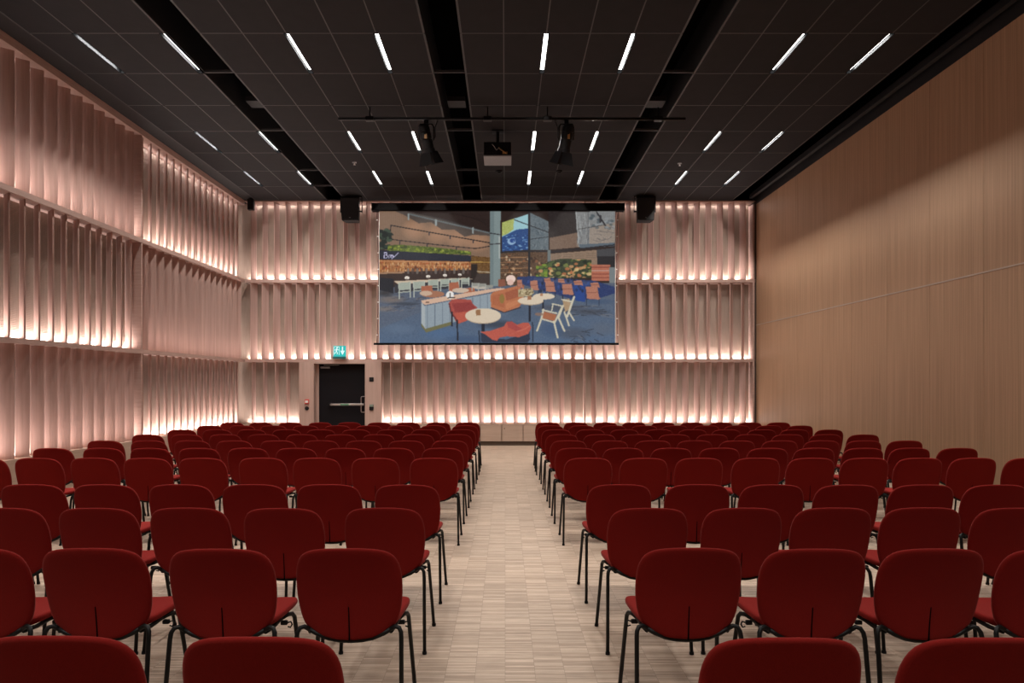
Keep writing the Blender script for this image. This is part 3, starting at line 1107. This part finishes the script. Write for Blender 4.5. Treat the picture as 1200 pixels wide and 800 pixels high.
# sofa
poly([(562, 480), (575, 464), (690, 434), (722, 438), (724, 500), (700, 536), (630, 560), (566, 536)], (202, 112, 68), 1, 5)
poly([(572, 480), (628, 468), (630, 540), (572, 524)], (190, 100, 60), 1, 4)
poly([(632, 466), (694, 446), (700, 486), (640, 506)], (176, 88, 56), 1, 4)
poly([(634, 520), (720, 492), (720, 508), (640, 548)], (214, 124, 76), 1, 4)
ell(618, 496, 12, 22, (150, 120, 50), .9)
line([(566, 540), (628, 562), (706, 538)], 4, (60, 44, 50))
ell(660, 402, 23, 20, (250, 214, 196))
ell(658, 418, 16, 14, (238, 190, 172))
for (x, y) in ((600, 402), (690, 405)):
    poly([(x, y), (x + 32, y), (x + 36, y + 34), (x, y + 36)], (150, 84, 62), 1, 5)
# blue bar with orange stools
poly([(690, 392), (760, 388), (1060, 410), (1158, 440), (1158, 470), (1060, 500), (960, 500), (760, 440), (690, 420)], (36, 56, 112), 1, 8)
poly([(770, 396), (1040, 416), (1040, 432), (770, 410)], (60, 74, 120))
poly([(960, 420), (1010, 424), (1016, 512), (970, 505)], (28, 66, 150))
for k in range(40):
    x, y = rng.uniform(700, 1040), rng.uniform(396, 470)
    ell(x, y, 6, 8, [(24, 40, 84), (44, 80, 160), (20, 28, 50)][rng.integers(3)], .7)
ST = (192, 118, 92)
for (x, y, w, h) in ((752, 410, 40, 46), (824, 416, 48, 48), (904, 426, 54, 52), (1018, 438, 64, 62), (818, 398, 34, 18), (884, 402, 34, 18), (960, 410, 44, 22), (1040, 420, 44, 22), (690, 406, 26, 34)):
    poly([(x, y), (x + w * .86, y - 2), (x + w, y + h * .8), (x + w * 1.08, y + h * .9), (x + w * 1.02, y + h), (x + w * .1, y + h * .94)], ST, 1, 5)
    line([(x + w * .06, y + h * .46), (x + w * .94, y + h * .44)], 2.5, (130, 70, 56))
    if h > 40:
        line([(x + 4, y + h), (x + 4, y + h + 26)], 3, (30, 36, 60))
        line([(x + w, y + h), (x + w, y + h + 28)], 3, (30, 36, 60))
# cushion
poly([(694, 452), (764, 446), (772, 470), (740, 486), (696, 488)], (184, 160, 116), 1, 12)
for k in range(36):
    x, y = rng.uniform(698, 764), rng.uniform(452, 484)
    ell(x, y, 4, 4, [(110, 90, 56), (216, 200, 150)][k % 2], .8)
# round tables
line([(528, 600), (528, 650)], 14, (30, 38, 56))
line([(750, 515), (750, 600)], 11, (28, 34, 50))
line([(814, 492), (814, 552)], 9, (28, 34, 50))
ell(528, 580, 85, 36, (196, 168, 136))
ell(528, 577, 85, 35, (228, 206, 176))
ell(755, 508, 61, 19, (190, 164, 134))
ell(755, 505, 61, 18, (230, 208, 178))
ell(818, 485, 52, 15, (230, 208, 178))
poly([(493, 550), (515, 547), (517, 574), (495, 577)], (164, 112, 70))
poly([(740, 484), (757, 483), (758, 500), (741, 502)], (176, 110, 70))
poly([(800, 472), (814, 471), (814, 482), (800, 483)], (190, 130, 90))
# curved red chair in the front
poly([(516, 660), (552, 664), (560, 684), (640, 690), (720, 668), (750, 640), (752, 690), (740, 706), (520, 706)], (44, 54, 78))
poly([(514, 654), (560, 650), (628, 628), (640, 606), (664, 604), (690, 620), (720, 610), (748, 612), (758, 634), (744, 664), (700, 680), (640, 676), (606, 682), (594, 698), (572, 692), (540, 668)], (208, 84, 66), 1, 4)
poly([(640, 606), (664, 604), (694, 628), (716, 640), (690, 652), (648, 634)], (186, 66, 62), 1, 3)
line([(690, 652), (730, 640), (752, 624)], 4, (226, 110, 86))
line([(508, 650), (512, 704)], 5, (26, 30, 44))
line([(764, 610), (766, 700)], 5, (36, 44, 62))
# pale wooden armchairs
WC = (214, 204, 176)
poly([(906, 500), (940, 496), (950, 540), (920, 560)], (186, 150, 110), 1, 6)
line([(960, 490), (938, 560), (962, 600)], 8, WC)
line([(905, 500), (950, 510)], 7, WC)
line([(916, 560), (938, 624)], 8, WC)
line([(962, 488), (930, 580)], 10, WC)
poly([(816, 556), (880, 572), (868, 604), (806, 588)], (184, 104, 66), 1, 4)
line([(816, 548), (806, 592), (786, 648)], 9, WC)
line([(812, 550), (880, 566)], 7, WC)
line([(806, 592), (868, 610)], 7, WC)
line([(866, 604), (884, 682)], 9, WC)
line([(910, 530), (888, 586), (916, 650)], 9, WC)
line([(908, 530), (872, 606)], 9, WC)
line([(858, 520), (910, 532)], 6, WC)
line([(862, 520), (856, 552)], 6, WC)
ell(795, 570, 20, 8, (150, 110, 90), .8)
# fine vertical seams of the wall behind the cloth and a little unevenness
img += rng.normal(0, 3.0, img.shape[:2])[..., None]
img = np.clip(img, 0, 255)
# slight softness
pad = np.pad(img, ((1, 1), (1, 1), (0, 0)), mode='edge')
img = (pad[1:-1, 1:-1] * 2 + pad[:-2, 1:-1] + pad[2:, 1:-1] + pad[1:-1, :-2] + pad[1:-1, 2:]) / 6
grey = img.mean(axis=2, keepdims=True)
img = grey + (img - grey) * .82
img = img * .90 + 3
lin = img / 255.0
lin = np.where(lin <= .04045, lin / 12.92, ((lin + .055) / 1.055) ** 2.4)

me = bpy.data.meshes.new('projected_picture')
xs = np.linspace(px(444.6), px(720.8), PW_ + 1)
zs = np.linspace(pz(247.5), pz(401.8), PH_ + 1)
co = np.zeros(((PW_ + 1) * (PH_ + 1), 3), dtype=np.float32)
gx, gz = np.meshgrid(xs, zs)
co[:, 0] = gx.ravel()
co[:, 2] = gz.ravel()
co[:, 1] = .0025
idx = np.arange((PW_ + 1) * (PH_ + 1)).reshape(PH_ + 1, PW_ + 1)
quads = np.stack([idx[:-1, :-1], idx[1:, :-1], idx[1:, 1:], idx[:-1, 1:]], -1).reshape(-1, 4)
nf = quads.shape[0]
me.vertices.add(co.shape[0])
me.vertices.foreach_set('co', co.ravel())
me.loops.add(nf * 4)
me.loops.foreach_set('vertex_index', quads.ravel().astype(np.int32))
me.polygons.add(nf)
me.polygons.foreach_set('loop_start', np.arange(0, nf * 4, 4, dtype=np.int32))
me.update(calc_edges=True)
at_ = me.color_attributes.new('picture', 'FLOAT_COLOR', 'CORNER')
rgba = np.ones((nf, 4, 4), dtype=np.float32)
rgba[:, :, :3] = lin.reshape(-1, 1, 3)
at_.data.foreach_set('color', rgba.ravel())
m_pic, nt, bsdf = new_mat('projected_image')
an = nt.nodes.new('ShaderNodeVertexColor')
an.layer_name = 'picture'
bsdf.inputs['Base Color'].default_value = (.02, .02, .02, 1)
bsdf.inputs['Roughness'].default_value = .9
bsdf.inputs['Specular IOR Level'].default_value = 0
nt.links.new(an.outputs['Color'], bsdf.inputs['Emission Color'])
bsdf.inputs['Emission Strength'].default_value = 1.0
me.materials.append(m_pic)
po = bpy.data.objects.new('projected_picture', me)
COL.objects.link(po)
po.parent = fab
po['label'] = 'projected restaurant interior'

# ------------------------------------------------------------------ chairs
def catmull(pts, sub=3):
    out = []
    n = len(pts)
    for i in range(n):
        p0, p1, p2, p3 = (Vector(pts[(i + k - 1) % n]) for k in range(4))
        for s in range(sub):
            t = s / sub
            out.append(.5 * ((2 * p1) + (-p0 + p2) * t + (2 * p0 - 5 * p1 + 4 * p2 - p3) * t * t + (-p0 + 3 * p1 - 3 * p2 + p3) * t ** 3))
    return out


half = [(0, 0), (.06, .006), (.112, .026), (.156, .066), (.190, .115), (.212, .175), (.228, .28), (.238, .42), (.2415, .57), (.239, .71), (.229, .82), (.207, .91), (.168, .965), (.112, .990), (.05, .999), (0, 1.0)]
outline = [(x, t) for (x, t) in half] + [(-x, t) for (x, t) in reversed(half[1:-1])]
outline = catmull(outline, 2)

BZ0, BH = .426, .440
def back_map(x, t, off):
    z = BZ0 + t * BH
    y = .070 - .01 * t - .080 * t ** 1.8 + .55 * x * x * (1 - .25 * t)
    return (x, y + off, z)


def pad_mesh(outline, mapping, T, center):
    ks = [(.001, 1.0), (.35, 1.0), (.65, 1.0), (.85, 1.0), (.94, .97), (.975, .82), (.993, .5), (1.0, 0.0)]
    loops = []
    for k, f in ks:
        loops.append([mapping(center[0] + (p[0] - center[0]) * k, center[1] + (p[1] - center[1]) * k, -T * f) for p in outline])
    for k, f in reversed(ks[:-1]):
        loops.append([mapping(center[0] + (p[0] - center[0]) * k, center[1] + (p[1] - center[1]) * k, T * f) for p in outline])
    return MB().loft(loops)


def seat_outline():
    h = [(0, .085), (.10, .087), (.160, .098), (.190, .125), (.205, .165), (.216, .23), (.226, .32), (.230, .39), (.222, .435), (.196, .462), (.14, .474), (.07, .478), (0, .479)]
    o = [(x, y) for (x, y) in h] + [(-x, y) for (x, y) in reversed(h[1:-1])]
    return catmull(o, 2)


def seat_map(x, y, off):
    s = (y - .03) / .45
    z = .474 + .010 * s - .05 * max(0, s - .78) ** 1.5 * 4 * .25 + .25 * x * x
    return (x, y, z + off)


def make_chair():
    t = thing('stacking_chair', '', 'chair')
    bk = pad_mesh(outline, back_map, .015, (0, .5)).build('backrest', M_fabric, t, True)
    # dark slit up the lower middle of the back
    m = MB()
    L = []
    for i in range(9):
        tt = .002 + .36 * i / 8
        w = .0032 - .0012 * i / 8
        a = Vector(back_map(0, tt, -.0170))
        c = Vector(back_map(0, tt, -.0120))
        L.append([a + Vector((-w, 0, 0)), a + Vector((w, 0, 0)), c + Vector((w, 0, 0)), c + Vector((-w, 0, 0))])
    m.loft(L)
    m.build('slit', M_void, bk)
    pad_mesh(seat_outline(), seat_map, .017, (0, .28)).build('seat', M_fabric, t, True)
    R = .0105
    for s in (-1, 1):
        lg = MB().tube([(s * .250, .46, .004), (s * .2275, .365, .435), (s * .223, .345, .455), (s * .212, .31, .463), (s * .196, .25, .462)], R, 10).build('leg', M_chairframe, t, True)
        MB().tube([(s * .250, .46, 0), (s * .2495, .458, .016)], .0135, 10).build('glide', M_plastic, lg)
        lg = MB().tube([(s * .248, -.015, .004), (s * .238, .045, .440), (s * .2355, .052, .466), (s * .226, .060, .484), (s * .208, .066, .488), (s * .185, .070, .474)], R, 10).build('leg', M_chairframe, t, True)
        MB().tube([(s * .248, -.015, 0), (s * .2477, -.013, .016)], .0135, 10).build('glide', M_plastic, lg)
        MB().tube([(s * .196, .25, .462), (s * .19, .16, .455), (s * .185, .078, .462)], R, 8).build('seat_bar', M_chairframe, t, True)
        m = MB()
        m.bevel_box(min(s * .19, s * .222), max(s * .19, s * .222), .265, .285, .425, .445, .004)
        m.tube([(s * .222, .275, .435), (s * .238, .275, .440), (s * .245, .272, .428), (s * .238, .27, .414), (s * .225, .27, .418)], .004, 6)
        m.build('linking_clip', M_plastic, t)
    MB().tube([(-.185, .070, .474), (-.15, .073, .452), (-.10, .076, .431), (-.05, .078, .421), (0, .079, .418), (.05, .078, .421), (.10, .076, .431), (.15, .073, .452), (.185, .070, .474)], R, 10).build('rear_rail', M_chairframe, t, True)
    return t


def copy_tree(o, parent=None):
    c = o.copy()
    COL.objects.link(c)
    if parent is not None:
        c.parent = parent
    for ch in o.children:
        copy_tree(ch, c)
    return c


ROWD = [2.0, 3.06, 4.05, 4.98, 6.75, 7.78, 8.79, 9.84, 10.88, 11.92, 12.86]
LEFTX = {0: [-.725, -1.325, -1.93], 1: [-.71, -1.283, -1.862, -2.383, -2.94], 2: [-.724, -1.324, -1.89, -2.43, -2.98, -3.54],
         3: [-.718, -1.295, -1.845, -2.378, -2.932, -3.442, -3.99, -4.54],
         4: [-.709, -1.29, -1.873, -2.413, -3.004, -3.552, -4.067, -4.63, -5.16]}
RIGHTX = {0: [.82, 1.41, 1.97], 1: [.838, 1.392, 1.922, 2.45, 3.0], 2: [.853, 1.418, 1.953, 2.48, 3.01, 3.56],
          3: [.838, 1.413, 1.955, 2.5, 3.05, 3.587, 4.13],
          4: [.823, 1.375, 1.924, 2.498, 3.0, 3.527, 4.07, 4.574, 5.1]}
def row_name(r):
    if r < 4:
        return ['row closest to the camera', 'second row from the camera', 'third row from the camera', 'fourth row from the camera'][r]
    if r == 10:
        return 'row nearest the screen wall'
    if r == 9:
        return 'second row from the screen wall'
    if r == 8:
        return 'third row from the screen wall'
    return ['first', 'second', 'third', 'fourth'][r - 4] + ' row beyond the cross gap'
proto = make_chair()
first = True
for r, d in enumerate(ROWD):
    for side in ('left', 'right'):
        if side == 'left':
            xs_ = LEFTX.get(r) or [-.712 - .556 * i for i in range(9)]
        else:
            xs_ = RIGHTX.get(r) or [(.815 if r < 9 else .80) + .545 * i for i in range(9)]
        xs_ = list(xs_)
        for i in range(1, len(xs_)):
            if abs(xs_[i]) - abs(xs_[i - 1]) < .538:
                xs_[i] = math.copysign(abs(xs_[i - 1]) + .538, xs_[i])
        for i, x in enumerate(xs_):
            if first:
                o = proto
                first = False
            else:
                o = copy_tree(proto)
            jx = random.uniform(-.008, .008) if r > 4 else 0
            o.location = (x + jx, d + .0 + random.uniform(-.012, .012), 0)
            o.rotation_euler = (0, 0, random.uniform(-.008, .008))
            if i == 0:
                w = 'red chair beside the aisle on its %s, %s' % (side, row_name(r))
            else:
                w = 'red chair %s of the aisle, %s seat from it, %s' % (side, ORD[i], row_name(r))
            o['label'] = w
            o['group'] = 'red upholstered chairs in rows'

# ------------------------------------------------------------------ world
w = bpy.data.worlds.new('world')
scene.world = w
w.use_nodes = True
w.node_tree.nodes['Background'].inputs['Color'].default_value = (0, 0, 0, 1)
w.node_tree.nodes['Background'].inputs['Strength'].default_value = 0
scene.cycles.max_bounces = 10
scene.cycles.diffuse_bounces = 6
scene.cycles.caustics_reflective = False
scene.cycles.caustics_refractive = False
scene.cycles.sample_clamp_indirect = 4.0
